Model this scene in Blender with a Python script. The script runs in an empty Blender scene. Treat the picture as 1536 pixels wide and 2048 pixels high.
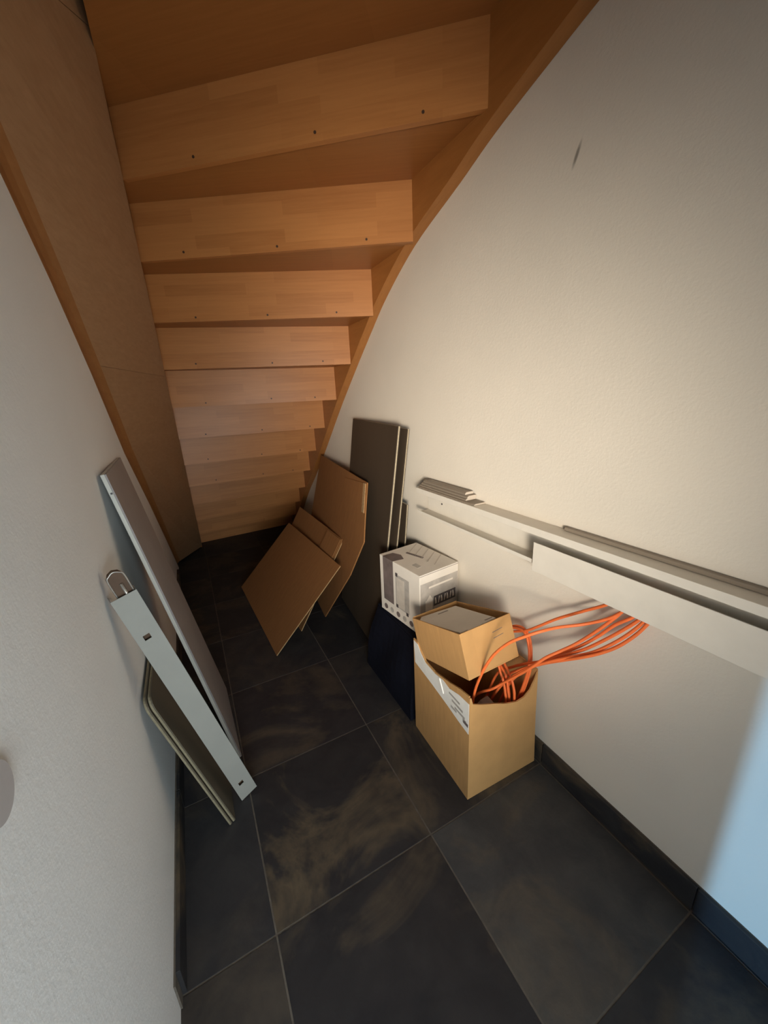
import bpy, bmesh, math, random
from mathutils import Vector, Matrix, Euler
random.seed(7)
S = bpy.context.scene
COL = S.collection

# ------------------------------------------------------------------ camera
cam = bpy.data.cameras.new('camera')
cam_o = bpy.data.objects.new('camera', cam)
COL.objects.link(cam_o)
cam.sensor_fit = 'HORIZONTAL'
cam.sensor_width = 36.0
cam.lens = 758.738 / 1536 * 36.0
cam.clip_start = 0.02
FW = Vector((0.43150447, 0.85369129, -0.29157344))
RT = Vector((0.88500868, -0.4632396, -0.04656947))
UP = Vector((0.17482431, 0.2379501, 0.95541416))
M = Matrix((RT, UP, -FW)).transposed().to_4x4()
M.translation = Vector((0, 0, 1.232))
cam_o.matrix_world = M
S.camera = cam_o

# ------------------------------------------------------------------ world, sun, window and key light, exposure
world = bpy.data.worlds.new('sky')
S.world = world
world.use_nodes = True
bg = world.node_tree.nodes['Background']
bg.inputs[0].default_value = (0.55, 0.72, 1.0, 1)
bg.inputs[1].default_value = 0.6

def area(name, loc, target, sx, sy, power, color, spread=180):
    l = bpy.data.lights.new(name, 'AREA')
    l.shape = 'RECTANGLE'; l.size = sx; l.size_y = sy
    l.energy = power; l.color = color; l.spread = math.radians(spread)
    o = bpy.data.objects.new(name, l); COL.objects.link(o)
    o.location = loc
    d = Vector(target) - Vector(loc)
    o.rotation_euler = d.to_track_quat('-Z', 'Z').to_euler()
    return o

# daylight from the assumed back window; narrow key light added to brighten the right wall
area('daylight_back_window', (0.05, -0.97, 0.85), (0.02, 0.95, 0.50), 1.10, 0.9, 14.5, (0.85, 0.96, 1.0), 103)
area('added_key_light', (-0.50, -0.92, 1.00), (0.90, 1.72, 1.03), 0.42, 0.42, 7.0, (1.0, 0.88, 0.73), 49)
# low cool beam that slips in through the assumed glazed door on the far side of the room
sun = bpy.data.lights.new('cool_daylight', 'SUN')
sun.energy = 2.3; sun.angle = math.radians(1.6); sun.color = (0.26, 0.60, 1.0)
sun_o = bpy.data.objects.new('cool_daylight', sun); COL.objects.link(sun_o)
sun_o.rotation_euler = Vector((1.0, 0.283, -0.32)).to_track_quat('-Z', 'Z').to_euler()

vs = S.view_settings
vs.view_transform = 'Standard'
vs.look = 'None'
vs.exposure = 0.0
vs.gamma = 1.0
vs.use_curve_mapping = False

# ------------------------------------------------------------------ materials
def newmat(name):
    m = bpy.data.materials.new(name); m.use_nodes = True
    nt = m.node_tree
    b = nt.nodes['Principled BSDF']
    return m, nt, b

def N(nt, t, **kw):
    n = nt.nodes.new(t)
    for k, v in kw.items():
        setattr(n, k, v)
    return n

def coords(nt, scale=(1, 1, 1), rnd=0.0, rot=(0, 0, 0)):
    tc = N(nt, 'ShaderNodeTexCoord')
    mp = N(nt, 'ShaderNodeMapping')
    mp.inputs['Scale'].default_value = scale
    mp.inputs['Rotation'].default_value = rot
    nt.links.new(tc.outputs['Object'], mp.inputs['Vector'])
    if rnd:
        oi = N(nt, 'ShaderNodeObjectInfo')
        mul = N(nt, 'ShaderNodeMath', operation='MULTIPLY'); mul.inputs[1].default_value = rnd
        nt.links.new(oi.outputs['Random'], mul.inputs[0])
        nt.links.new(mul.outputs[0], mp.inputs['Location'])
    return mp.outputs['Vector']

def noise(nt, vec, scale, detail=4, rough=0.55, dist=0.0):
    n = N(nt, 'ShaderNodeTexNoise')
    n.inputs['Scale'].default_value = scale; n.inputs['Detail'].default_value = detail
    n.inputs['Roughness'].default_value = rough; n.inputs['Distortion'].default_value = dist
    nt.links.new(vec, n.inputs['Vector'])
    return n.outputs['Fac']

def ramp(nt, fac, stops):
    r = N(nt, 'ShaderNodeValToRGB')
    e = r.color_ramp.elements
    while len(e) < len(stops): e.new(0.5)
    for i, (p, c) in enumerate(stops):
        e[i].position = p; e[i].color = (c[0], c[1], c[2], 1)
    nt.links.new(fac, r.inputs[0])
    return r.outputs[0]

def mix(nt, a, b, fac, mode='MIX'):
    m = N(nt, 'ShaderNodeMix', data_type='RGBA', blend_type=mode)
    for sock, v in ((m.inputs[0], fac), (m.inputs[6], a), (m.inputs[7], b)):
        if hasattr(v, 'is_output'): nt.links.new(v, sock)
        elif isinstance(v, (int, float)): sock.default_value = v
        else: sock.default_value = (v[0], v[1], v[2], 1)
    return m.outputs[2]

def bump(nt, b, height, strength, dist=0.002):
    n = N(nt, 'ShaderNodeBump')
    n.inputs['Strength'].default_value = strength; n.inputs['Distance'].default_value = dist
    nt.links.new(height, n.inputs['Height'])
    nt.links.new(n.outputs[0], b.inputs['Normal'])

def plain(name, col, rough=0.6, var=0.12, scale=30, metal=0.0, spec=0.4, bmp=0.1, stretch=(1, 1, 1)):
    m, nt, b = newmat(name)
    v = coords(nt, stretch, 7.0)
    f = noise(nt, v, scale)
    lo = [c * (1 - var) for c in col]; hi = [min(1, c * (1 + var)) for c in col]
    nt.links.new(ramp(nt, f, [(0.3, lo), (0.7, hi)]), b.inputs['Base Color'])
    b.inputs['Roughness'].default_value = rough
    b.inputs['Metallic'].default_value = metal
    b.inputs['Specular IOR Level'].default_value = spec
    if bmp: bump(nt, b, f, bmp)
    return m

def wall_mat(name, col, scuff=False):
    m, nt, b = newmat(name)
    v = coords(nt)
    f = noise(nt, v, 130, 3, 0.6)
    g = noise(nt, v, 2.2, 3)
    c = ramp(nt, g, [(0.3, [k * 0.94 for k in col]), (0.7, col)])
    if scuff:
        # small slanting scuff mark on the paint
        tc = N(nt, 'ShaderNodeTexCoord')
        mp = N(nt, 'ShaderNodeMapping', vector_type='TEXTURE')
        mp.inputs['Location'].default_value = (0.903, 0.727, 1.737)
        mp.inputs['Rotation'].default_value = (math.radians(22), 0, 0)
        mp.inputs['Scale'].default_value = (1, 0.0062, 0.030)
        nt.links.new(tc.outputs['Object'], mp.inputs['Vector'])
        ad = N(nt, 'ShaderNodeVectorMath', operation='MULTIPLY'); ad.inputs[1].default_value = (0, 1, 1)
        nt.links.new(mp.outputs[0], ad.inputs[0])
        ln = N(nt, 'ShaderNodeVectorMath', operation='LENGTH')
        nt.links.new(ad.outputs[0], ln.inputs[0])
        mr = N(nt, 'ShaderNodeMapRange'); mr.inputs[1].default_value = 0.35; mr.inputs[2].default_value = 1.0
        mr.inputs[3].default_value = 0.75; mr.inputs[4].default_value = 0.0
        nt.links.new(ln.outputs['Value'], mr.inputs[0])
        c = mix(nt, c, (0.16, 0.14, 0.11), mr.outputs[0])
    nt.links.new(c, b.inputs['Base Color'])
    b.inputs['Roughness'].default_value = 0.9
    b.inputs['Specular IOR Level'].default_value = 0.15
    bump(nt, b, f, 0.35, 0.0015)
    return m

def wood_mat(name, base, stave=True, rough=0.42, grain=(1.6, 30, 30)):
    """laminated softwood: staves with slightly different tones, grain running along the local X axis"""
    m, nt, b = newmat(name)
    v = coords(nt, (1, 1, 1), 9.0)
    sep = N(nt, 'ShaderNodeSeparateXYZ'); nt.links.new(v, sep.inputs[0])
    cmb = N(nt, 'ShaderNodeCombineXYZ')
    nt.links.new(sep.outputs[0], cmb.inputs[0]); nt.links.new(sep.outputs[2], cmb.inputs[1])
    br = N(nt, 'ShaderNodeTexBrick')
    br.inputs['Scale'].default_value = 1.0
    br.inputs['Brick Width'].default_value = 0.34
    br.inputs['Row Height'].default_value = 0.043
    br.inputs['Mortar Size'].default_value = 0.0
    br.inputs['Color1'].default_value = (0, 0, 0, 1); br.inputs['Color2'].default_value = (1, 1, 1, 1)
    br.offset = 0.37; br.squash = 1.0
    nt.links.new(cmb.outputs[0], br.inputs['Vector'])
    mp = N(nt, 'ShaderNodeMapping'); mp.inputs['Scale'].default_value = grain
    nt.links.new(v, mp.inputs['Vector'])
    g = noise(nt, mp.outputs[0], 3.0, 5, 0.6, 0.4)
    dark = [base[0] * 0.80, base[1] * 0.74, base[2] * 0.68]
    lite = [base[0] * 1.12, base[1] * 1.14, base[2] * 1.16]
    c1 = ramp(nt, g, [(0.25, dark), (0.75, base)])
    c2 = ramp(nt, g, [(0.25, base), (0.75, lite)])
    fac = N(nt, 'ShaderNodeSeparateColor'); nt.links.new(br.outputs['Color'], fac.inputs[0])
    sub = N(nt, 'ShaderNodeMath', operation='MULTIPLY'); sub.inputs[1].default_value = 0.9 if stave else 0.25
    nt.links.new(fac.outputs[0], sub.inputs[0])
    c = mix(nt, c1, c2, sub.outputs[0])
    # sparse small knots
    vo = N(nt, 'ShaderNodeTexVoronoi'); vo.inputs['Scale'].default_value = 3.1
    mk = N(nt, 'ShaderNodeMapping'); mk.inputs['Scale'].default_value = (0.7, 1, 1)
    nt.links.new(v, mk.inputs['Vector']); nt.links.new(mk.outputs[0], vo.inputs['Vector'])
    kr = N(nt, 'ShaderNodeMapRange'); kr.inputs[1].default_value = 0.012; kr.inputs[2].default_value = 0.04
    kr.inputs[3].default_value = 0.85; kr.inputs[4].default_value = 0.0
    nt.links.new(vo.outputs['Distance'], kr.inputs[0])
    c = mix(nt, c, (base[0] * 0.28, base[1] * 0.2, base[2] * 0.16), kr.outputs[0])
    nt.links.new(c, b.inputs['Base Color'])
    b.inputs['Roughness'].default_value = rough
    b.inputs['Specular IOR Level'].default_value = 0.4
    bump(nt, b, g, 0.05, 0.001)
    return m

def slate_mat():
    m, nt, b = newmat('slate_tile')
    v = coords(nt, (1, 1, 1), 40.0)
    big = noise(nt, v, 2.6, 5, 0.62, 0.9)
    mid = noise(nt, v, 9.0, 6, 0.65, 0.5)
    fine = noise(nt, v, 70, 3)
    c = ramp(nt, mid, [(0.25, (0.016, 0.016, 0.019)), (0.75, (0.036, 0.034, 0.034))])
    o = ramp(nt, big, [(0.50, (0, 0, 0)), (0.60, (1, 1, 1)), (0.70, (0.2, 0.2, 0.2))])
    oi = N(nt, 'ShaderNodeObjectInfo')
    f = N(nt, 'ShaderNodeMath', operation='MULTIPLY'); nt.links.new(o, f.inputs[0]); nt.links.new(mid, f.inputs[1])
    f2 = N(nt, 'ShaderNodeMath', operation='MULTIPLY'); nt.links.new(f.outputs[0], f2.inputs[0]); nt.links.new(oi.outputs['Alpha'], f2.inputs[1])
    c = mix(nt, c, oi.outputs['Color'], 1.0, 'MULTIPLY')
    c = mix(nt, c, (0.16, 0.115, 0.065), f2.outputs[0])
    nt.links.new(c, b.inputs['Base Color'])
    b.inputs['Roughness'].default_value = 0.55
    b.inputs['Specular IOR Level'].default_value = 0.35
    ad = N(nt, 'ShaderNodeMath', operation='ADD'); nt.links.new(mid, ad.inputs[0]); nt.links.new(fine, ad.inputs[1])
    bump(nt, b, ad.outputs[0], 0.25, 0.003)
    return m

WALLR = wall_mat('cream_plaster', (0.80, 0.735, 0.63), True)
WALLL = wall_mat('cool_tinted_plaster', (0.80, 0.80, 0.785))  # cooler tint than the right wall puts the cool light into the colour
CEIL = wall_mat('ceiling_paint', (0.7, 0.68, 0.64))
SLATE = slate_mat()
GROUT = plain('grey_grout', (0.115, 0.095, 0.075), 0.9, 0.2, 60)
WOOD = wood_mat('pine_lamella', (0.50, 0.205, 0.060))
WOODT = wood_mat('pine_tread', (0.38, 0.150, 0.040))
WOODS = wood_mat('pine_stringer', (0.42, 0.172, 0.045), False, 0.42, (30, 2, 14))
WOODP = wood_mat('pine_panel', (0.39, 0.225, 0.115), False, 0.5, (30, 1.6, 30))
LATH = wood_mat('shaded_lath', (0.33, 0.145, 0.045), False, 0.5, (30, 1.6, 20))  # darker amber puts the shade of the turned-away panel edge into the colour
SCREW = plain('dark_screw', (0.07, 0.035, 0.02), 0.5, 0.1)
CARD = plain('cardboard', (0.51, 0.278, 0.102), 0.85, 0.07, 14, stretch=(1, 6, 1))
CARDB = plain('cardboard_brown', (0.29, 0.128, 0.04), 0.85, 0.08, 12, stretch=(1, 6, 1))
CARDE = plain('cardboard_edge', (0.42, 0.27, 0.13), 0.9, 0.25, 150)
TAPE = plain('brown_tape', (0.40, 0.24, 0.10), 0.3, 0.05, 10, bmp=0)
WHITEC = plain('white_carton', (0.72, 0.66, 0.58), 0.6, 0.04, 12, bmp=0)
PRINTD = plain('dark_print', (0.16, 0.125, 0.115), 0.5, 0.25, 18, bmp=0)
PRINTG = plain('grey_print', (0.42, 0.385, 0.345), 0.5, 0.18, 22, bmp=0)
PRINTL = plain('pale_print', (0.56, 0.50, 0.43), 0.5, 0.08, 40, bmp=0)
INK = plain('black_ink', (0.07, 0.06, 0.06), 0.5, 0.1, bmp=0)
PAPER = plain('paper_label', (0.84, 0.81, 0.75), 0.7, 0.05, 25)
NAVY = plain('navy_fabric', (0.0045, 0.005, 0.011), 0.9, 0.2, 60, spec=0.15)
ORANGE = plain('orange_sheath', (0.84, 0.175, 0.045), 0.5, 0.08, 40, bmp=0)
PVC = plain('white_pvc', (0.76, 0.71, 0.62), 0.45, 0.03, 20, bmp=0)
PVCD = plain('dark_pvc', (0.26, 0.215, 0.165), 0.5, 0.12, 20, bmp=0, stretch=(1, .1, 1))  # darker and browner than the white trunking plastic
PVCL = plain('pale_pvc_end', (0.50, 0.43, 0.35), 0.5, 0.1, 20, bmp=0)
GREYP = plain('grey_laminate', (0.30, 0.275, 0.265), 0.55, 0.05, 8, bmp=0)
GREYE = plain('pale_panel_edge', (0.55, 0.54, 0.49), 0.6, 0.06, 30)
STEEL = plain('painted_steel', (0.30, 0.295, 0.265), 0.45, 0.03, 12, bmp=0)
STEELI = plain('steel_inside', (0.10, 0.10, 0.095), 0.6, 0.1, 12, bmp=0)
OLIVE = plain('olive_laminate', (0.095, 0.078, 0.052), 0.55, 0.10, 9, bmp=0, stretch=(1, 1, .2))
DKBRD = plain('dark_laminate', (0.062, 0.044, 0.029), 0.6, 0.12, 8, bmp=0, stretch=(1, 1, .15))
BRDE = plain('board_core', (0.44, 0.37, 0.25), 0.8, 0.15, 120)
OLIVEC = plain('olive_board_core', (0.23, 0.195, 0.125), 0.8, 0.15, 120)
BROWN = plain('brown_batten', (0.10, 0.055, 0.03), 0.6, 0.2, 20)
TUBE = plain('dull_metal', (0.45, 0.42, 0.38), 0.35, 0.1, 20, metal=0.8, bmp=0)
GLASSF = plain('window_frame_paint', (0.7, 0.7, 0.68), 0.5, 0.03)
COVERP = plain('grey_cover_plate', (0.48, 0.45, 0.44), 0.45, 0.03, bmp=0)
GREYB = plain('grey_plastic', (0.40, 0.37, 0.33), 0.55, 0.1)

# ------------------------------------------------------------------ builders
def link(name, me, mat, parent=None, kind=None, smooth=False):
    o = bpy.data.objects.new(name, me); COL.objects.link(o)
    if mat is not None and not me.materials: me.materials.append(mat)
    if parent is not None: o.parent = parent
    if kind: o['kind'] = kind
    if smooth:
        for p in me.polygons: p.use_smooth = True
    return o

def tag(o, label, cat, group=None):
    o['label'] = label; o['category'] = cat
    if group: o['group'] = group
    return o

def empty(name, loc, rot=(0, 0, 0)):
    o = bpy.data.objects.new(name, None); COL.objects.link(o)
    o.location = loc; o.rotation_euler = rot; o.empty_display_size = 0.05
    return o

def from_bm(name, bm, mat, parent=None, kind=None, smooth=False):
    bmesh.ops.recalc_face_normals(bm, faces=bm.faces)
    me = bpy.data.meshes.new(name); bm.to_mesh(me); bm.free()
    return link(name, me, mat, parent, kind, smooth)

def bbox_bm(bm, lo, hi, bevel=0.0):
    r = bmesh.ops.create_cube(bm, size=1)
    for v in r['verts']:
        v.co = Vector([lo[i] + (v.co[i] + 0.5) * (hi[i] - lo[i]) for i in range(3)])
    if bevel:
        es = list({e for v in r['verts'] for e in v.link_edges})
        bmesh.ops.bevel(bm, geom=es, offset=bevel, segments=2, affect='EDGES', profile=0.5)

def box(name, lo, hi, mat, parent=None, bevel=0.0, kind=None):
    bm = bmesh.new(); bbox_bm(bm, lo, hi, bevel)
    return from_bm(name, bm, mat, parent, kind)

def prism(name, poly, axis, a, b, mat, parent=None, kind=None, bevel=0.0):
    """polygon (2D list) extruded along axis from a to b. axis 0: poly=(y,z); 1: poly=(x,z); 2: poly=(x,y)"""
    bm = bmesh.new()
    def P(p, t):
        return {0: (t, p[0], p[1]), 1: (p[0], t, p[1]), 2: (p[0], p[1], t)}[axis]
    A = [bm.verts.new(P(p, a)) for p in poly]; B = [bm.verts.new(P(p, b)) for p in poly]
    bm.faces.new(A); bm.faces.new(B[::-1])
    n = len(poly)
    for i in range(n):
        bm.faces.new((A[i], A[(i + 1) % n], B[(i + 1) % n], B[i]))
    if bevel:
        bmesh.ops.bevel(bm, geom=list(bm.edges), offset=bevel, segments=1, affect='EDGES')
    return from_bm(name, bm, mat, parent, kind)

def slab(name, top, bottom, mat, parent=None, kind=None):
    """closed solid between two equal-length 3D loops"""
    bm = bmesh.new()
    A = [bm.verts.new(p) for p in top]; B = [bm.verts.new(p) for p in bottom]
    bm.faces.new(A); bm.faces.new(B[::-1]); n = len(A)
    for i in range(n):
        bm.faces.new((A[i], B[i], B[(i + 1) % n], A[(i + 1) % n]))
    return from_bm(name, bm, mat, parent, kind)

def smooth_path(pts, sub=6):
    P = [Vector(p) for p in pts]
    P = [P[0] * 2 - P[1]] + P + [P[-1] * 2 - P[-2]]
    out = []
    for i in range(1, len(P) - 2):
        a, b, c, d = P[i - 1:i + 3]
        for k in range(sub):
            t = k / sub
            out.append(0.5 * ((2 * b) + (c - a) * t + (2 * a - 5 * b + 4 * c - d) * t * t + (3 * b - a - 3 * c + d) * t ** 3))
    out.append(P[-2])
    return out

def tube(name, pts, r, mat, parent=None, seg=8, sub=6):
    path = smooth_path(pts, sub) if sub > 1 else [Vector(p) for p in pts]
    bm = bmesh.new(); rings = []
    ref = Vector((0.3, 0.2, 1)).normalized()
    for i, p in enumerate(path):
        t = (path[min(i + 1, len(path) - 1)] - path[max(i - 1, 0)]).normalized()
        u = t.cross(ref)
        if u.length < 1e-3: u = t.cross(Vector((1, 0, 0)))
        u.normalize(); w = t.cross(u)
        rings.append([bm.verts.new(p + (u * math.cos(2 * math.pi * k / seg) + w * math.sin(2 * math.pi * k / seg)) * r) for k in range(seg)])
    for a, b in zip(rings, rings[1:]):
        for k in range(seg):
            bm.faces.new((a[k], a[(k + 1) % seg], b[(k + 1) % seg], b[k]))
    bm.faces.new(rings[0]); bm.faces.new(rings[-1][::-1])
    return from_bm(name, bm, mat, parent, smooth=True)

# ------------------------------------------------------------------ the setting
XW, XL = 0.903, -0.22          # faces of the right and left wall
TILE, TX, TY = 0.449, -0.0127, 0.6595   # floor tile pitch and one joint crossing
CEILZ = 2.78

fl = box('floor', (-1.6, -1.2, -0.12), (1.05, 4.45, -0.0012), GROUT, kind='structure')
G = 0.0021
tile_cache = {}
for i in range(-6, 3):
    for j in range(-8, 9):
        x0, x1 = TX + i * TILE + G, TX + (i + 1) * TILE - G
        y0, y1 = TY + j * TILE + G, TY + (j + 1) * TILE - G
        lo_x = -1.4 if y1 < -0.12 else -0.2195
        x0, x1 = max(x0, lo_x), min(x1, 0.9025)
        y0, y1 = max(y0, -1.0), min(y1, 4.3)
        if x1 - x0 < 0.01 or y1 - y0 < 0.01: continue
        key = (round(x1 - x0, 4), round(y1 - y0, 4))
        if key not in tile_cache:
            bm = bmesh.new(); bbox_bm(bm, (0, 0, -0.0011), (key[0], key[1], 0.0), 0.0004)
            bmesh.ops.recalc_face_normals(bm, faces=bm.faces)
            me = bpy.data.meshes.new('floor_tile'); bm.to_mesh(me); bm.free()
            tile_cache[key] = me
        t = link('floor_tile', tile_cache[key], SLATE, fl); t.location = (x0, y0, 0)
        k = random.uniform(0.8, 1.2)
        t.color = (k, k, k, random.uniform(0.2, 0.6))
        if (i, j) == (1, -1): t.color = (2.1, 2.15, 2.0, 0.5)     # the paler grey-green tile in front of the boxes
        if (i, j) == (0, -1): t.color = (0.85, 0.82, 0.82, 0.5)
        if (i, j) == (0, 0): t.color = (0.95, 0.92, 0.92, 0.9)
        if (i, j) == (1, 0): t.color = (1.3, 1.2, 1.1, 0.9)
        if (i, j) == (0, 1): t.color = (1.15, 1.05, 1.05, 0.6)

box('wall_right', (XW, -1.2, 0), (XW + 0.14, 4.45, CEILZ), WALLR, kind='structure')
LT = [(3.24, 0.0), (2.759, 0.374), (2.264, 0.745), (1.811, 1.062), (1.516, 1.346), (1.286, 1.537), (1.183, 1.612), (1.097, 1.668),
      (0.60, 1.985), (-0.12, 2.44)]           # raking top edge of the left wall (y, z)
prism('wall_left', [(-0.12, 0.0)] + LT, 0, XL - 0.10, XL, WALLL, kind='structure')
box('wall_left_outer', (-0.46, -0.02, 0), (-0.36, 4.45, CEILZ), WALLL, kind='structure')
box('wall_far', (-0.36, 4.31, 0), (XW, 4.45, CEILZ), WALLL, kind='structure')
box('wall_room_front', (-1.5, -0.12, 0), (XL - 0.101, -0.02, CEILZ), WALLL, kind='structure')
box('ceiling', (-1.6, -1.2, CEILZ), (1.05, 4.45, CEILZ + 0.12), CEIL, kind='structure')

def wall_with_hole(name, axis, at, thick, a0, a1, h0, h1, hz0, hz1, mat):
    """wall in plane axis=at spanning a0..a1, with a rectangular opening"""
    bm = bmesh.new()
    for (p, q, z0, z1) in ((a0, h0, 0, CEILZ), (h1, a1, 0, CEILZ), (h0, h1, 0, hz0), (h0, h1, hz1, CEILZ)):
        if z1 - z0 < 1e-4: continue
        if axis == 1: bbox_bm(bm, (p, at - thick, z0), (q, at, z1))
        else: bbox_bm(bm, (at - thick, p, z0), (at, q, z1))
    return from_bm(name, bm, mat, None, 'structure')
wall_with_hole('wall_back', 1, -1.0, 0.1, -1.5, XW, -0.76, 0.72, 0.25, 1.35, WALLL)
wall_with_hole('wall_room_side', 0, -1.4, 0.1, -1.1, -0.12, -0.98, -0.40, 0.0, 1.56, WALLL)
box('light_blocking_pier', (0.36, -0.60, 0), (XW, -0.50, CEILZ), WALLR, kind='structure')  # unseen pier added to keep light off the near right wall
# frames of the assumed, unseen window and glazed door behind the camera
def frame(name, axis, at, a0, a1, z0, z1):
    w = 0.05; bm = bmesh.new()
    for (p, q, s, t) in ((a0, a0 + w, z0, z1), (a1 - w, a1, z0, z1), (a0 + w, a1 - w, z0, z0 + w), (a0 + w, a1 - w, z1 - w, z1)):
        if axis == 1: bbox_bm(bm, (p, at - 0.08, s), (q, at - 0.03, t))
        else: bbox_bm(bm, (at - 0.08, p, s), (at - 0.03, q, t))
    return from_bm(name, bm, GLASSF, None, 'structure')
frame('window_1', 1, -1.0, -0.76, 0.72, 0.25, 1.35)
frame('door_1', 0, -1.4, -0.98, -0.40, 0.0, 1.56)

# skirting of cut slate tiles along both walls
bs = box('baseboard_right', (XW - 0.004, -0.99, 0), (XW, 3.3, 0.079), GROUT, kind='structure')
y = TY - 4 * TILE
while y < 3.3:
    box('skirting_tile', (XW - 0.013, max(y + 0.0015, -0.99), 0.001), (XW - 0.004, min(y + TILE - 0.0015, 3.3), 0.080), SLATE, bs, 0.001)
    y += TILE
bl = box('baseboard_left', (XL, 0.64, 0), (XL + 0.004, 3.0, 0.079), GROUT, kind='structure')
y = TY
while y < 3.0:
    box('skirting_tile', (XL + 0.004, y + 0.0015, 0.001), (XL + 0.013, min(y + TILE - 0.0015, 3.0), 0.080), SLATE, bl, 0.001)
    y += TILE

# ------------------------------------------------------------------ the staircase
XS, XI = 0.859, -0.030
DZ, Z0 = 0.1796, 1.9437
YR = [-0.15, 0.42, 0.979, 1.360, 1.711, 2.009, 2.267, 2.532, 2.779, 2.991, 3.199, 3.428, 3.63, 3.83]
YL = [0.75, 1.16, 1.702, 1.890, 2.077, 2.240, 2.405, 2.575, 2.755, 2.950, 3.151, 3.358, 3.56, 3.76]
ZB = [Z0 + DZ * (2 - k) for k in range(14)]
ZB[13] = 0.0
st = empty('staircase', (0.4, 3.83, 0))
tag(st, 'pine staircase with turning steps seen from below against the cream wall', 'staircase')
OFF = Vector(st.location)
def sl(p): return Vector(p) - OFF
for k in range(14):
    a = Vector((XI, YL[k], ZB[k])); b = Vector((XS, YR[k], ZB[k]))
    d = b - a; L = d.length; ang = math.atan2(d.y, d.x)
    top = (ZB[k - 1] if k else ZB[0] + DZ) + 0.006 - ZB[k]
    # riser board: local x along the step, local z up; the visible back face lies at y = 0
    bm = bmesh.new(); bbox_bm(bm, (0, 0, 0), (L, 0.019, top), 0.0)
    r = from_bm('riser', bm, WOOD, st)
    r.location = a - OFF; r.rotation_euler = (0, 0, ang)
    if 1 < k < 10:
        for t in (0.2, 0.55, 0.86):
            bm = bmesh.new()
            bmesh.ops.create_cone(bm, cap_ends=True, segments=10, radius1=0.0042, radius2=0.0042, depth=0.002,
                                  matrix=Matrix.Translation((L * (t + random.uniform(-.04, .04)), -0.0005, 0.016 + random.uniform(0, .008))) @ Matrix.Rotation(math.radians(90), 4, 'X'))
            from_bm('screw', bm, SCREW, r)
    # tread above this riser, reaching towards the viewer up to the next higher riser
    if k:
        n = Vector((-d.y, d.x, 0)).normalized()
        z = ZB[k - 1] + 0.006
        a2 = Vector((XI, YL[k - 1], 0)); b2 = Vector((XS, YR[k - 1], 0)); d2 = b2 - a2
        n2 = Vector((-d2.y, d2.x, 0)).normalized()
        q = [a2 + n2 * 0.020, b2 + n2 * 0.020, b + n * 0.055, a + n * 0.055]
        q[0].x = q[3].x = XI; q[1].x = q[2].x = XS
        o0 = Vector((XI, YL[k], 0))
        ca, sa = math.cos(-ang), math.sin(-ang)
        loc = [Vector(((p.x - o0.x) * ca - (p.y - o0.y) * sa, (p.x - o0.x) * sa + (p.y - o0.y) * ca, 0)) for p in q]
        t = slab('tread', [(p.x, p.y, 0.04) for p in loc], [(p.x, p.y, 0.0) for p in loc], WOODT, st)
        t.location = (o0.x - OFF.x, o0.y - OFF.y, z); t.rotation_euler = (0, 0, ang)

# right (wall) stringer: follows the wall with a curved lower edge
SLOW = [(-0.3, 2.10), (0.30, 2.055), (0.55, 2.01), (0.702, 1.981), (0.821, 1.953), (0.998, 1.908), (1.149, 1.857), (1.416, 1.772), (1.649, 1.654),
        (1.815, 1.543), (2.06, 1.366), (2.334, 1.158), (2.707, 0.854), (3.0, 0.628), (3.306, 0.400), (3.75, 0.0)]
def smooth2(pts, sub=5):
    return [(p.x, p.y) for p in smooth_path([(a, b, 0) for a, b in pts], sub)]
low = smooth2(SLOW)
up = []
for (yy, zz) in low:
    up.append((yy + 0.02 if yy < 3.7 else 3.95, min(zz + (0.33 if yy < 3.3 else 0.33 - (yy - 3.3) * 0.2), 2.72)))
bm = bmesh.new()
cols = []
for (l, u) in zip(low, up):
    cols.append([bm.verts.new((XS - OFF.x, l[0] - OFF.y, l[1])), bm.verts.new((XW - 0.0005 - OFF.x, l[0] - OFF.y, l[1])),
                 bm.verts.new((XW - 0.0005 - OFF.x, u[0] - OFF.y, u[1])), bm.verts.new((XS - OFF.x, u[0] - OFF.y, u[1]))])
for a, b in zip(cols, cols[1:]):
    for i in range(4):
        bm.faces.new((a[i], a[(i + 1) % 4], b[(i + 1) % 4], b[i]))
bm.faces.new(cols[0]); bm.faces.new(cols[-1][::-1])
wr = from_bm('stringer', bm, WOODS, st)

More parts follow.
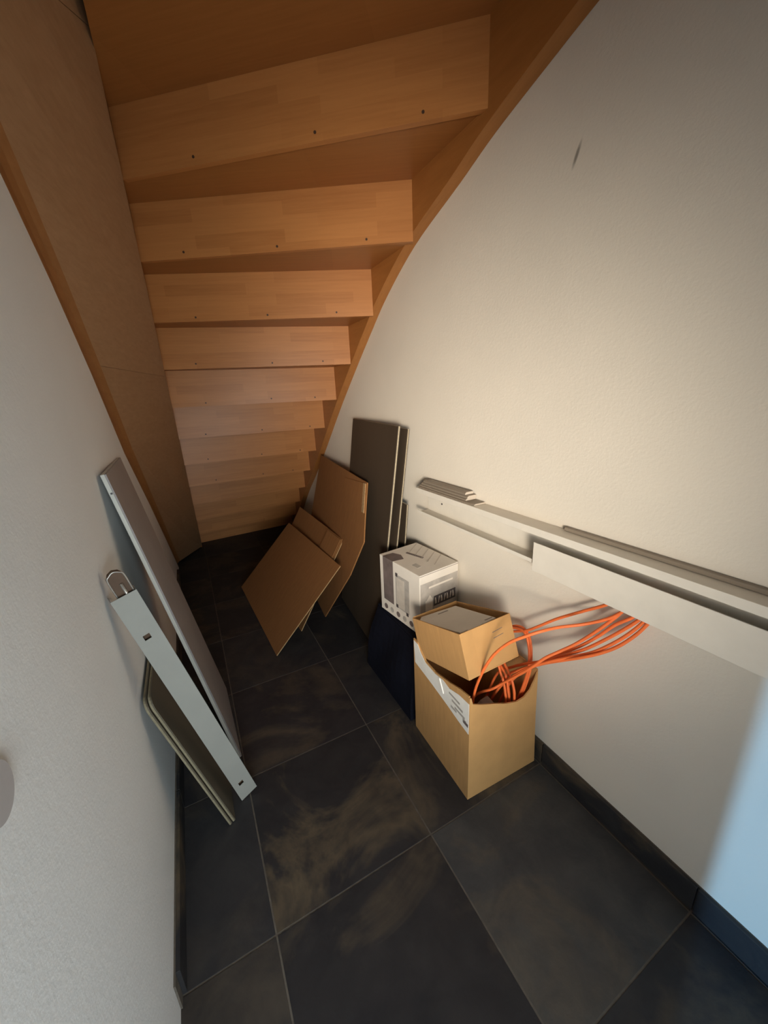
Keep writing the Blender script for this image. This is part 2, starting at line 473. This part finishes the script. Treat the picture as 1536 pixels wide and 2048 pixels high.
# left string boxed in by wide boards that run from the raking wall up to the step ends
def lz(y):
    T = sorted(LT)
    for (y0, z0), (y1, z1) in zip(T, T[1:]):
        if y <= y1: return z0 + (z1 - z0) * (y - y0) / (y1 - y0)
    return 0.0
def rz(y): return max(0.0, 1.944 - 0.976 * (y - 1.702) - 0.035)
PAIR = [(-0.11, 0.62), (0.20, 0.95), (0.60, 1.28), (0.80, 1.45), (1.097, 1.70), (1.30, 1.98), (1.516, 2.25), (1.811, 2.66), (2.264, 3.151), (2.759, 3.50), (3.225, 3.66)]
def pnt(i, which):
    l, r = PAIR[i]
    L = Vector((XL + 0.001, l, lz(l) + 0.001)); Rr = Vector((XI + 0.001, r, rz(r)))
    m = L.lerp(Rr, 0.17) + Vector((-0.020, 0, 0.022))
    return {'L': L, 'M': m, 'R': Rr}[which]
for (i0, i1) in ((0, 3), (3, 6), (6, 10)):
    bm = bmesh.new(); rows = []
    for i in range(i0, i1 + 1):
        m, r = pnt(i, 'M'), pnt(i, 'R')
        if i == i0 and i0: m = m + (pnt(i + 1, 'M') - m).normalized() * 0.0012; r = r + (pnt(i + 1, 'R') - r).normalized() * 0.0012
        back = Vector((-0.022, 0.006, 0.012))
        rows.append([bm.verts.new(v - OFF) for v in (m, m.lerp(r, 0.5), r, r + back, m.lerp(r, .5) + back, m + back)])
    for a, b in zip(rows, rows[1:]):
        for j in range(6):
            bm.faces.new((a[j], a[(j + 1) % 6], b[(j + 1) % 6], b[j]))
    bm.faces.new(rows[0]); bm.faces.new(rows[-1][::-1])
    from_bm('string_panel', bm, WOODP, st)
bm = bmesh.new(); rows = []
for i in range(len(PAIR)):
    L, m = pnt(i, 'L'), pnt(i, 'M')
    row = []
    for t in (0, .25, .5, .75, 1):
        p = L.lerp(m, t) + Vector((-0.012, 0, 0.006)) * math.sin(math.pi * t)
        row.append(p)
    row += [p + Vector((-0.03, 0, 0.012)) for p in row[::-1]]
    rows.append([bm.verts.new(p - OFF) for p in row])
for a, b in zip(rows, rows[1:]):
    n = len(a)
    for j in range(n): bm.faces.new((a[j], a[(j + 1) % n], b[(j + 1) % n], b[j]))
bm.faces.new(rows[0]); bm.faces.new(rows[-1][::-1])
from_bm('cover_lath', bm, LATH, st)
# the left string itself, closing the ends of the steps
lo_ = [(y, rz(y) + 0.012) for y in (0.95, 1.7, 2.5, 3.3, 3.63)] + [(3.64, 0.0), (3.85, 0.0)]
hi_ = [(y, min(CEILZ - 0.02, z + 0.36)) for y, z in lo_]
prism('stringer', [(y - OFF.y, z) for y, z in lo_ + hi_[::-1]], 0, XI - 0.045 - OFF.x, XI - 0.0005 - OFF.x, WOODS, st)

# ------------------------------------------------------------------ things by the right wall
def sandwich(name, loc, rot, dim, face, core, label, cat, group=None, fthick=0.0033, corner=0.0):
    """thin laminated board: pale core with a dark sheet on both faces (local x = thickness)"""
    e = empty(name, loc, rot)
    a, b, c = dim[0] / 2, dim[1] / 2, dim[2] / 2
    box('core', (-a + fthick, -b, -c), (a - fthick, b, c), core, e)
    box('face_sheet', (-a, -b + 0.001, -c + 0.001), (-a + fthick - 0.0001, b - 0.001, c - 0.001), face, e)
    box('face_sheet', (a - fthick + 0.0001, -b + 0.001, -c + 0.001), (a, b - 0.001, c - 0.001), face, e)
    tag(e, label, cat, group)
    return e
GB = 'dark boards leaning on the cream wall'
sandwich('laminate_board', (0.7686, 1.752, 0.5605), (0.0216, 0.1357, -0.0717), (0.012, 0.594, 1.115), DKBRD, BRDE,
         'front dark brown laminate board leaning upright against the cream wall', 'board', GB)
sandwich('laminate_board', (0.7905, 1.712, 0.5545), (0.0216, 0.1330, -0.0560), (0.010, 0.585, 1.102), DKBRD, BRDE,
         'middle dark board of the leaning stack, mostly hidden behind the front board', 'board', GB)
sandwich('laminate_board', (0.8250, 1.725, 0.3830), (0.0216, 0.0900, -0.0450), (0.010, 0.57, 0.760), DKBRD, BRDE,
         'rearmost dark board of the leaning stack, standing closest to the cream wall', 'board', GB)

def sheet(name, loc, rot, dim, mat, label, flaps=()):
    e = empty(name, loc, rot)
    a, b, c = dim[0] / 2, dim[1] / 2, dim[2] / 2
    bm = bmesh.new(); bbox_bm(bm, (-a, -b, -c), (a, b, c), 0.001)
    from_bm('panel', bm, mat, e)
    # bare corrugated edges
    bm = bmesh.new()
    bbox_bm(bm, (-a * .7, -b - 0.0006, -c + .002), (a * .7, -b + 0.002, c - .002))
    from_bm('corrugated_edge', bm, CARDE, e)
    for (y0, y1, z0, z1, off, m2) in flaps:
        box('flap', (-a - 0.0045 - off, y0, z0), (-a - 0.0008 - off, y1, z1), m2, e, 0.0008)
    return tag(e, label, 'cardboard')
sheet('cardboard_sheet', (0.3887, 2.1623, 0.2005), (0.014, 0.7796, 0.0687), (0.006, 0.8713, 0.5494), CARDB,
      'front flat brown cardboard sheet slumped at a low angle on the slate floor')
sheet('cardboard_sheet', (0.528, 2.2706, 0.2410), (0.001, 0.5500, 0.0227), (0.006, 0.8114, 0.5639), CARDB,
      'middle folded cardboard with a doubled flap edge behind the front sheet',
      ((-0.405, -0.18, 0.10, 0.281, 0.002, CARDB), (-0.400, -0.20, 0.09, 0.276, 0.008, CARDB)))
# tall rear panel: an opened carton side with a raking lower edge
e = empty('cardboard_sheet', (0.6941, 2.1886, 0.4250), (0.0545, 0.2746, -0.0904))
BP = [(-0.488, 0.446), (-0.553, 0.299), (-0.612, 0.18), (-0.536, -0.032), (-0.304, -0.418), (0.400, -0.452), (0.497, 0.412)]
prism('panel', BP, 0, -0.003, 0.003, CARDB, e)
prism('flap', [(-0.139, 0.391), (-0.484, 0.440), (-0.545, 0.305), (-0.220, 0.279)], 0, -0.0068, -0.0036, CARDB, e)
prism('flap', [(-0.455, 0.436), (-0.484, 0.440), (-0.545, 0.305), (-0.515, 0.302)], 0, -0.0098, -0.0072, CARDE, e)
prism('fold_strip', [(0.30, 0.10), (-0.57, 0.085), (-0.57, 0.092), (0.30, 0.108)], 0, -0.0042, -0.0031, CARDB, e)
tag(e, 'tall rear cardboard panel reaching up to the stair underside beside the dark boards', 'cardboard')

# navy bag that carries the white carton
bagm = bmesh.new()
nx, ny, nz = 8, 10, 10
e = empty('navy_bag', (0.74, 1.24, 0))
tag(e, 'dark navy fabric bag under the white printed carton by the wall', 'bag')
def bagp(u, v, w):
    xl = 0.596 + 0.068 * w + 0.012 * math.sin(math.pi * w) * -1; xr = 0.886
    y0 = 1.035 + 0.05 * w; y1 = 1.435 - 0.02 * w
    x = xl + (xr - xl) * u; y = y0 + (y1 - y0) * v
    bulge = 0.008 * math.sin(9 * v + 4 * w) * math.sin(math.pi * w) * (1 if u == 0 else 0)
    fold = 0.006 * math.sin(14 * u + 5 * w) * math.sin(math.pi * w) * (1 if v == 0 else 0)
    return Vector((x + bulge - 0.74, y + fold - 1.24, 0.001 + 0.314 * w))
grid = {}
def gv(i, j, k):
    if (i, j, k) not in grid: grid[(i, j, k)] = bagm.verts.new(bagp(i / nx, j / ny, k / nz))
    return grid[(i, j, k)]
for i in range(nx):
    for j in range(ny):
        for k in (0, nz): bagm.faces.new((gv(i, j, k), gv(i + 1, j, k), gv(i + 1, j + 1, k), gv(i, j + 1, k)))
for i in range(nx):
    for k in range(nz):
        for j in (0, ny): bagm.faces.new((gv(i, j, k), gv(i + 1, j, k), gv(i + 1, j, k + 1), gv(i, j, k + 1)))
for j in range(ny):
    for k in range(nz):
        for i in (0, nx): bagm.faces.new((gv(i, j, k), gv(i, j + 1, k), gv(i, j + 1, k + 1), gv(i, j, k + 1)))
from_bm('bag_body', bagm, NAVY, e, smooth=False)
tube('seam', [bagp(0, v, 0.97) + Vector((-0.001, 0, 0)) for v in (0.02, 0.25, 0.5, 0.75, 0.98)], 0.003, NAVY, e)

# white printed carton (local frame centred on the carton; -x faces the aisle, -y faces the viewer)
wx, wy, wz = 0.2048 / 2, 0.2671 / 2, 0.2613 / 2
e = empty('printed_carton', (0.7764, 1.247, 0.4487), (0.0147, -0.0002, 0.1261))
tag(e, 'white printed product carton with dark band standing on the navy bag', 'carton')
box('carton_body', (-wx, -wy, -wz), (wx, wy, wz), WHITEC, e, 0.0015)
T = 0.0007
def pl_l(name, y0, y1, z0, z1, mat, t=T):   # print on the aisle face
    return box(name, (-wx - t, y0, z0), (-wx + 0.0002, y1, z1), mat, e)
def pl_f(name, x0, x1, z0, z1, mat, t=T):   # print on the viewer face
    return box(name, (x0, -wy - t, z0), (x1, -wy + 0.0002, z1), mat, e)
def pl_t(name, poly, mat, t=T):             # print on the top
    return prism(name, poly, 2, wz - 0.0002, wz + t, mat, e)
pl_l('dark_band', wy * 0.28, wy * 0.82, -wz * 0.55, wz + T, PRINTD)
pl_t('dark_band', [(-wx - T, wy * 0.82), (-wx - T, wy * 0.28), (-wx * 0.52, wy * 0.20), (-wx * 0.36, wy * 0.50), (-wx * 0.50, wy * 0.80)], PRINTD)
pl_l('product_picture', -wy * 0.52, wy * 0.16, -wz * 0.55, wz * 0.62, PRINTG)
pl_l('picture_shade', -wy * 0.28, wy * 0.10, -wz * 0.50, wz * 0.52, PRINTL, 0.0011)
for (y, z) in ((0.10, 0.60), (0.09, -0.50), (-0.42, -0.58)):
    pl_l('picture_mark', wy * (y - 0.05), wy * (y + 0.05), wz * (z - 0.05), wz * (z + 0.07), INK, 0.0015)
for i in range(5):
    yc = wy * (0.72 - 0.33 * i)
    bm = bmesh.new()
    bmesh.ops.create_cone(bm, cap_ends=True, segments=16, radius1=0.0125, radius2=0.0125, depth=0.0008,
                          matrix=Matrix.Translation((-wx - 0.0004, yc, -wz * 0.80)) @ Matrix.Rotation(math.radians(90), 4, 'Y'))
    from_bm('round_icon', bm, PRINTG if i % 2 else PRINTD, e)
pl_t('top_lettering', [(-wx * .10, wy * .52), (wx * .02, wy * .56), (wx * .22, -wy * .10), (wx * .10, -wy * .14)], PRINTD)
pl_t('top_lettering', [(-wx * .62, -wy * .30), (-wx * .40, -wy * .28), (-wx * .40, -wy * .55), (-wx * .62, -wy * .57)], PRINTG)
# pale lattice pattern on the right half of the top
for i in range(5):
    s = 0.30 * i - 0.75
    pl_t('lattice_line', [(wx * .05, wy * s), (wx * .95, wy * (s + .45)), (wx * .95, wy * (s + .50)), (wx * .05, wy * (s + .05))], PRINTL)
pl_f('grey_panel_print', -wx * 0.96, wx * 0.97, -wz * 0.55, wz * 0.70, PRINTG)
pl_f('pale_stripe', -wx * 0.55, wx * 0.70, wz * 0.48, wz * 0.54, WHITEC, 0.0012)
pl_f('white_emblem', -wx * 0.72, -wx * 0.36, -wz * 0.28, wz * 0.10, WHITEC, 0.0012)
prism('white_emblem', [(-wx * 0.66, wz * 0.10), (-wx * 0.50, wz * 0.26), (-wx * 0.36, wz * 0.10)], 1, -wy - 0.0012, -wy, WHITEC, e)
pl_f('lettering_bar', -wx * 0.30, wx * 0.86, -wz * 0.18, wz * 0.16, INK, 0.0011)
for i in range(7):   # illegible worn letters reversed out of the dark bar
    x = -0.24 + i * 0.155
    prism('worn_letter', [(wx * x, -wz * .12), (wx * (x + .05), -wz * .12), (wx * (x + .10), wz * .10), (wx * (x + .05), wz * .10)] if i % 2 else
          [(wx * x, -wz * .11), (wx * (x + .09), -wz * .11), (wx * (x + .09), -wz * .04), (wx * (x + .04), wz * .10), (wx * x, wz * .10)], 1, -wy - 0.0016, -wy, PRINTL, e)
pl_f('lid_seam', -wx, wx, wz - 0.006, wz - 0.0045, PRINTD, 0.0008)

# big open cardboard box standing on the floor; local origin at its near left corner
BW, BD = 0.285, 0.32
e = empty('open_carton', (0.592, 0.685, 0.0), (0, 0, -0.03))
tag(e, 'large open brown cardboard box on the floor holding the orange cables', 'carton')
th = 0.0045
frontp = [(0, 0.001), (BW, 0.001), (BW - 0.012, 0.20), (BW - 0.018, 0.385), (0.266, 0.379), (0.255, 0.350), (0.238, 0.320), (0.215, 0.303), (0.185, 0.299), (0.14, 0.312), (0.098, 0.331), (0.045, 0.352), (0.012, 0.368), (0.006, 0.392), (0, 0.395)]
prism('front_panel', frontp, 1, 0, th, CARD, e)
leftp = [(th, 0.001), (BD, 0.001), (BD, 0.398), (0.292, 0.397), (0.275, 0.378), (0.24, 0.356), (0.18, 0.355), (0.10, 0.374), (0.05, 0.390), (th, 0.398)]
prism('side_panel', leftp, 0, 0, th, CARD, e)
prism('side_panel', [(th, 0.001), (BD, 0.001), (BD, 0.385), (th, 0.385)], 0, BW - th - 0.014, BW - 0.014, CARD, e)
prism('rear_panel', [(th, 0.001), (BW - 0.02, 0.001), (BW - 0.02, 0.385), (th, 0.392)], 1, BD - th, BD, CARD, e)
box('bottom_panel', (th, th, 0.001), (BW - 0.02, BD - th, 0.006), CARD, e)
lab = prism('paper_label', [(0.002, 0.262), (0.05, 0.268), (0.11, 0.279), (0.2, 0.292), (0.31, 0.304), (0.317, 0.392), (0.290, 0.392), (0.272, 0.372), (0.24, 0.350), (0.18, 0.349), (0.135, 0.358), (0.10, 0.352), (0.05, 0.368), (0.002, 0.372)], 0, -0.0012, -0.0002, PAPER, e)
lab['label'] = 'white torn paper label with smudged print'
for (y0, y1, z0, z1) in ((0.02, 0.07, 0.300, 0.308), (0.03, 0.085, 0.316, 0.324), (0.045, 0.10, 0.334, 0.341), (0.012, 0.03, 0.285, 0.300), (0.06, 0.09, 0.290, 0.298)):
    box('smudged_print', (-0.0016, y0, z0), (-0.0011, y1, z1), PRINTG, lab)
box('smudged_print', (-0.0018, 0.004, 0.285), (-0.0011, 0.026, 0.296), PRINTD, lab)
prism('torn_edge', [(0.128, 0.31), (0.150, 0.352), (0.156, 0.352), (0.136, 0.31)], 0, -0.004, -0.001, PAPER, lab)
prism('inner_flap', [(0.02, 0.345), (BD - 0.02, 0.335), (BD - 0.03, 0.25), (0.03, 0.25)], 0, th + 0.001, th + 0.005, CARD, e)

# smaller box tilted into the big one
mx_, my_, mz_ = 0.1977 / 2, 0.2743 / 2, 0.1377 / 2
e = empty('open_carton', (0.7021, 0.8579, 0.4592), (-0.3214, -0.0223, 0.009))
tag(e, 'smaller brown cardboard box tilted into the mouth of the large box', 'carton')
bm = bmesh.new(); t4 = 0.004
for lo, hi in (((-mx_, -my_, -mz_), (mx_, my_, -mz_ + t4)), ((-mx_, -my_, -mz_ + t4), (-mx_ + t4, my_, mz_)), ((mx_ - t4, -my_, -mz_ + t4), (mx_, my_, mz_)),
               ((-mx_ + t4, my_ - t4, -mz_ + t4), (mx_ - t4, my_, mz_ + 0.003)), ((-mx_ + t4, -my_, -mz_ + t4), (mx_ - t4, -my_ + t4, mz_))):
    bbox_bm(bm, lo, hi, 0.0008)
from_bm('carton_body', bm, CARD, e)
for i, (x0, z0) in enumerate(((0.018, 0.034), (0.018, 0.016))):
    prism('printed_line', [(x0, z0), (x0 + 0.040, z0 + 0.003), (x0 + 0.040, z0 + 0.0045), (x0, z0 + 0.0018)], 1, -my_ - 0.0006, -my_ + 0.0002, PRINTD, e)
box('packing_tape', (-mx_ - 0.0005, -my_ - 0.0005, -mz_ * .95), (-mx_ + 0.045, -my_ + 0.0003, mz_ * .96), CARD, e)
# white carton lying inside it
e2 = empty('white_carton', (0.7021, 0.8579, 0.4592), (-0.3214, -0.0223, 0.009))
tag(e2, 'flat white carton lying inside the tilted brown box', 'carton')
prism('lid', [(-mx_ + 0.006, my_ - 0.040), (-mx_ + 0.030, my_ - 0.012), (mx_ - 0.030, my_ - 0.030), (mx_ - 0.042, -my_ + 0.020), (-mx_ + 0.016, -my_ + 0.006)], 2, -mz_ + 0.006, mz_ - 0.004, WHITEC, e2)
box('lid_slit', (-0.02, my_ - 0.050, mz_ - 0.0042), (0.022, my_ - 0.044, mz_ - 0.0034), PRINTD, e2)
box('lid_slit', (mx_ - 0.075, -my_ + 0.030, mz_ - 0.0042), (mx_ - 0.045, -my_ + 0.034, mz_ - 0.0034), PRINTD, e2)
box('tuck_tab', (-mx_ + 0.012, -my_ + 0.012, mz_ - 0.004), (-mx_ + 0.040, -my_ + 0.026, mz_ - 0.001), WHITEC, e2)
# grey plastic piece among the cables in the big box
e = empty('plastic_housing', (0.690, 0.735, 0.250), (0.35, 0.62, 0.3))
tag(e, 'small grey plastic housing peeking out among the cables in the large box', 'housing')
prism('housing_body', [(-0.035, -0.05), (0.035, -0.05), (0.022, 0.03), (0.004, 0.05), (-0.022, 0.03)], 1, -0.025, 0.025, GREYB, e, bevel=0.002)
box('housing_lip', (-0.020, -0.029, 0.020), (0.020, -0.0255, 0.028), PVCL, e)

# orange cables
CAB = {
'c1': [[0.87, 0.475, 0.745], [0.872, 0.5, 0.705], [0.87, 0.56, 0.654], [0.86, 0.63, 0.595], [0.85, 0.679, 0.547], [0.85, 0.723, 0.506], [0.855, 0.774, 0.470], [0.85, 0.85, 0.42], [0.84, 0.90, 0.33]],
'c2': [[0.87, 0.44, 0.745], [0.872, 0.46, 0.707], [0.86, 0.488, 0.673], [0.83, 0.53, 0.644], [0.78, 0.564, 0.633], [0.73, 0.576, 0.632], [0.7, 0.6, 0.613], [0.68, 0.633, 0.581], [0.665, 0.668, 0.53], [0.655, 0.696, 0.467], [0.65, 0.725, 0.379], [0.65, 0.739, 0.308], [0.66, 0.76, 0.2], [0.69, 0.79, 0.12]],
'c3': [[0.87, 0.448, 0.745], [0.873, 0.463, 0.705], [0.863, 0.484, 0.666], [0.849, 0.516, 0.616], [0.83, 0.548, 0.571], [0.807, 0.575, 0.54], [0.783, 0.6, 0.511], [0.76, 0.636, 0.456], [0.737, 0.704, 0.369], [0.716, 0.726, 0.34], [0.695, 0.772, 0.292], [0.66, 0.82, 0.20]],
'c4': [[0.874, 0.425, 0.745], [0.876, 0.437, 0.703], [0.866, 0.472, 0.662], [0.858, 0.506, 0.611], [0.851, 0.546, 0.559], [0.84, 0.588, 0.513], [0.827, 0.645, 0.453], [0.815, 0.697, 0.412], [0.803, 0.734, 0.379], [0.785, 0.775, 0.335], [0.76, 0.80, 0.22]],
'c5': [[0.872, 0.408, 0.745], [0.874, 0.42, 0.708], [0.865, 0.45, 0.662], [0.855, 0.486, 0.614], [0.842, 0.525, 0.567], [0.83, 0.57, 0.523], [0.818, 0.614, 0.481], [0.805, 0.662, 0.431], [0.793, 0.703, 0.392], [0.775, 0.735, 0.350], [0.76, 0.77, 0.25]],
'c6': [[0.87, 0.400, 0.745], [0.872, 0.411, 0.707], [0.863, 0.436, 0.659], [0.851, 0.466, 0.615], [0.837, 0.502, 0.573], [0.823, 0.544, 0.538], [0.803, 0.591, 0.5], [0.784, 0.645, 0.449], [0.77, 0.695, 0.387], [0.755, 0.74, 0.31], [0.75, 0.78, 0.2]],
'c7': [[0.868, 0.390, 0.745], [0.87, 0.401, 0.709], [0.863, 0.42, 0.666], [0.851, 0.449, 0.62], [0.837, 0.48, 0.586], [0.823, 0.515, 0.556], [0.814, 0.567, 0.514], [0.807, 0.622, 0.468], [0.8, 0.67, 0.418], [0.79, 0.72, 0.34], [0.78, 0.76, 0.22]],
'v1': [[0.855, 0.83, 0.40], [0.855, 0.80, 0.465], [0.85, 0.754, 0.493], [0.844, 0.721, 0.493], [0.838, 0.701, 0.459], [0.829, 0.689, 0.425], [0.824, 0.686, 0.397], [0.821, 0.69, 0.362], [0.82, 0.701, 0.313], [0.82, 0.723, 0.243], [0.80, 0.76, 0.15]],
'v2': [[0.862, 0.83, 0.41], [0.862, 0.80, 0.470], [0.86, 0.753, 0.497], [0.851, 0.716, 0.489], [0.843, 0.697, 0.46], [0.834, 0.686, 0.425], [0.829, 0.682, 0.398], [0.826, 0.686, 0.363], [0.825, 0.697, 0.311], [0.825, 0.718, 0.247], [0.81, 0.76, 0.16]],
'w1': [[0.765, 0.80, 0.41], [0.76, 0.749, 0.393], [0.76, 0.738, 0.374], [0.76, 0.724, 0.351], [0.76, 0.714, 0.317], [0.76, 0.711, 0.278], [0.755, 0.73, 0.15]],
'w2': [[0.775, 0.78, 0.40], [0.77, 0.735, 0.379], [0.77, 0.720, 0.359], [0.77, 0.712, 0.323], [0.77, 0.706, 0.28], [0.77, 0.72, 0.14]],
'w3': [[0.787, 0.76, 0.40], [0.78, 0.718, 0.37], [0.78, 0.700, 0.338], [0.78, 0.694, 0.287], [0.785, 0.71, 0.13]],
'w4': [[0.80, 0.80, 0.38], [0.79, 0.75, 0.355], [0.788, 0.725, 0.30], [0.79, 0.72, 0.22], [0.79, 0.73, 0.12]],
}
CLAB = {
'c1': 'uppermost thin orange cable running from the white trunking behind the tilted box',
'c2': 'single orange cable arching over the tilted box down to the box corner',
'c3': 'straight orange cable crossing the box mouth from the trunking towards the grey housing',
'c4': 'orange cable of the sagging bundle, fourth from the right at the trunking edge',
'c5': 'orange cable of the sagging bundle, third from the right at the trunking edge',
'c6': 'orange cable of the sagging bundle, second from the right at the trunking edge',
'c7': 'rightmost orange cable at the trunking edge, lowest of the sagging bundle',
'v1': 'left one of two upright orange loops at the right corner of the large box',
'v2': 'right one of two upright orange loops at the right corner of the large box',
'w1': 'leftmost orange cable hanging down inside the large open box',
'w2': 'second orange cable from the left hanging down inside the large open box',
'w3': 'third orange cable from the left hanging down inside the large open box',
'w4': 'rearmost orange cable hanging down inside the large open box',
}
CGRP = {'c': 'orange cables from the trunking', 'v': 'upright orange loops', 'w': 'orange cables inside the box'}
for k, pts in CAB.items():
    tag(tube('orange_cable', pts, 0.0042, ORANGE, seg=8, sub=6), CLAB[k], 'cable', CGRP[k[0]])

# ------------------------------------------------------------------ cable trunking on the right wall
e = empty('cable_trunking', (XW, -0.6, 0.742))
tag(e, 'long white plastic cable trunking fixed to the cream wall, open at the front', 'trunking')
Y0, Y1 = -0.98, 1.345
def tb(name, x0, x1, y0, y1, z0, z1, mat=PVC, bev=0.001):
    return box(name, (x0 - XW, y0 + 0.6, z0 - 0.742), (x1 - XW, y1 + 0.6, z1 - 0.742), mat, e, bev)
tb('back_plate', XW - 0.004, XW - 0.0003, Y0, Y1, 0.744, 0.850)
tb('top_flange', XW - 0.058, XW - 0.0003, Y0, Y1, 0.848, 0.8525)
tb('top_lip', XW - 0.0620, XW - 0.0560, Y0, Y1, 0.831, 0.8525)
tb('bottom_flange', XW - 0.058, XW - 0.0003, 0.51, Y1, 0.742, 0.746)
tb('bottom_flange', XW - 0.058, XW - 0.0003, Y0, 0.38, 0.742, 0.746)
tb('bottom_lip', XW - 0.0600, XW - 0.0565, Y0, Y1, 0.742, 0.754)
tb('rivet', XW - 0.0062, XW - 0.004, 1.238, 1.244, 0.790, 0.796, INK, 0)
cv = box('trunking_cover', (XW - 0.0660, -0.98, 0.722), (XW - 0.0625, 0.712, 0.811), PVC, None, 0.001)
tag(cv, 'flat white cover strip clipped over the lower front of the trunking', 'cover strip')
rl = box('divider_rail', (XW - 0.016, -0.9, 0.853), (XW - 0.002, 0.655, 0.863), PVCD, None, 0.002)
tag(rl, 'thin grey rail lying along the top of the trunking against the wall', 'rail')
SL = ['lowest', 'second lowest', 'second from top', 'topmost']
zz = 0.8530
for i in range(4):
    w = (0.050, 0.046, 0.040, 0.036)[i]; h = (0.006, 0.008, 0.010, 0.010)[i]
    y0 = (0.985, 1.035, 1.030, 1.045)[i]; y1 = (1.345, 1.340, 1.330, 1.318)[i]
    xo = (0.003, 0.003, 0.006, 0.008)[i]
    ee = empty('plastic_strip', (XW - xo - w / 2, (y0 + y1) / 2, zz))
    l2 = (y1 - y0) / 2
    prism('strip_body', [(-w / 2, 0.0002), (w / 2, 0.0002), (w / 2, h - 0.001), (w / 2 - 0.003, h), (-w / 2 + 0.006, h), (-w / 2, h * 0.55)], 1, -l2 + 0.0015, l2, PVCD, ee)
    prism('cut_end', [(-w / 2, 0.0006), (w / 2, 0.0006), (w / 2, h - 0.0015), (w / 2 - 0.003, h - .0005), (-w / 2 + 0.006, h - .0005), (-w / 2, h * 0.55)], 1, -l2, -l2 + 0.0015, PVCL, ee)
    tag(ee, '%s of the four short grey plastic strips stacked on the trunking end' % SL[i], 'strip', 'short strips on the trunking')
    zz += h + 0.0004

# ------------------------------------------------------------------ things by the left wall
# large grey panel leaning on the left wall
LEN = 1.085; TILT = -math.atan2(0.180, 1.067)
e = empty('grey_panel', (-0.1215, 1.405, 0.536), (0, TILT, 0.03))
tag(e, 'large mauve-grey laminated panel with pale edge leaning against the left wall', 'panel')
box('face_sheet', (0.0042, -0.199, -LEN / 2 + .001), (0.0080, 0.199, LEN / 2 - .001), GREYP, e)
box('core', (-0.0055, -0.20, -LEN / 2), (0.0040, 0.20, LEN / 2), GREYE, e, 0.0008)
box('dowel_hole', (-0.002, -0.2004, LEN / 2 - 0.055), (0.003, -0.1990, LEN / 2 - 0.050), INK, e)

# painted steel channel with square holes
e = empty('steel_channel', (-0.1039, 1.0175, 0.4182), (0.2253, 0.0399, -1.2601))
tag(e, 'pale grey steel channel with square holes leaning on the left wall', 'channel')
cx, cy, cz = 0.015, 0.0549 / 2, 0.8431 / 2
bm = bmesh.new()
HS = 0.0075
holes = [(-0.004, cz - 0.125), (-0.004, -cz + 0.070)]
# web on local +x with two square holes
zs = [-cz] + sorted([h[1] - HS for h in holes] + [h[1] + HS for h in holes]) + [cz]
ys = [-cy, -0.004 - HS, -0.004 + HS, cy]
for zi in range(len(zs) - 1):
    for yi in range(3):
        if zi in (1, 3) and yi == 1: continue
        bbox_bm(bm, (cx - 0.0016, ys[yi], zs[zi]), (cx, ys[yi + 1], zs[zi + 1]))
bmesh.ops.remove_doubles(bm, verts=bm.verts, dist=1e-5)
from_bm('web', bm, STEEL, e)
box('side_flange', (-cx, -cy, -cz), (cx - 0.0016, -cy + 0.0016, cz), STEEL, e)
box('side_flange', (-cx, cy - 0.0016, -cz), (cx - 0.0016, cy, cz), STEEL, e)

# brown batten slotted into the steel channel, its rounded end sticking out at the top
e = empty('brown_batten', (-0.1039, 1.0175, 0.4182), (0.2253, 0.0399, -1.2601))
tag(e, 'dark brown batten with rounded end sticking out of the steel channel top', 'batten')
bz = cz + 0.058
prism('batten_body', [(-0.012, -cz + 0.004), (0.0235, -cz + 0.004), (0.0235, bz - 0.016), (0.017, bz - 0.005), (0.006, bz), (-0.005, bz - 0.005), (-0.012, bz - 0.016)], 0, -0.012, 0.004, BROWN, e)
tube('metal_rim', [(0.005, -0.011, bz - 0.07), (0.005, -0.011, bz - 0.016), (0.005, -0.004, bz - 0.005), (0.005, 0.006, bz), (0.005, 0.016, bz - 0.005), (0.005, 0.0225, bz - 0.016), (0.005, 0.0225, bz - 0.07)], 0.0019, TUBE, e)
tube('metal_rod', [(0.007, 0.008, bz - 0.12), (0.007, 0.008, bz - 0.032)], 0.0035, TUBE, e, sub=1)

# two thin olive boards with a rounded corner under the channel
for i in range(2):
    L2 = math.hypot(0.135, 0.512); tl = -math.atan2(0.128, 0.512)
    xo = (0.0, -0.0105)[i]
    e = empty('olive_board', (-0.1345 + xo, 1.185 + (0, -0.004)[i], 0.2605 + (0, -0.002)[i]), (0, tl, 0.0))
    c = 0.03; hy, hz = 0.20, L2 / 2
    arc = [(-hy + c - c * math.sin(a), hz - c + c * math.cos(a)) for a in [k * math.pi / 10 for k in range(6)]]
    poly = [(-hy, -hz), (hy, -hz), (hy, hz)] + arc
    prism('core', poly, 0, -0.0035, 0.0015, OLIVEC, e)
    prism('face_sheet', [(y * 0.997, z * 0.997) for y, z in poly], 0, 0.0016, 0.0045, OLIVE, e)
    tag(e, ('front' if i == 0 else 'rear') + ' of two thin olive boards with rounded corner leaning under the steel channel', 'board', 'olive boards by the left wall')

# round blank cover plate at the left edge of the view
e = empty('cover_plate', (XL, 0.412, 0.890))
tag(e, 'round grey blank cover plate on the left wall', 'cover plate')
bm = bmesh.new()
bmesh.ops.create_cone(bm, cap_ends=True, segments=40, radius1=0.031, radius2=0.029, depth=0.006,
                      matrix=Matrix.Translation((0.0032, 0, 0)) @ Matrix.Rotation(math.radians(90), 4, 'Y'))
from_bm('disc', bm, COVERP, e)
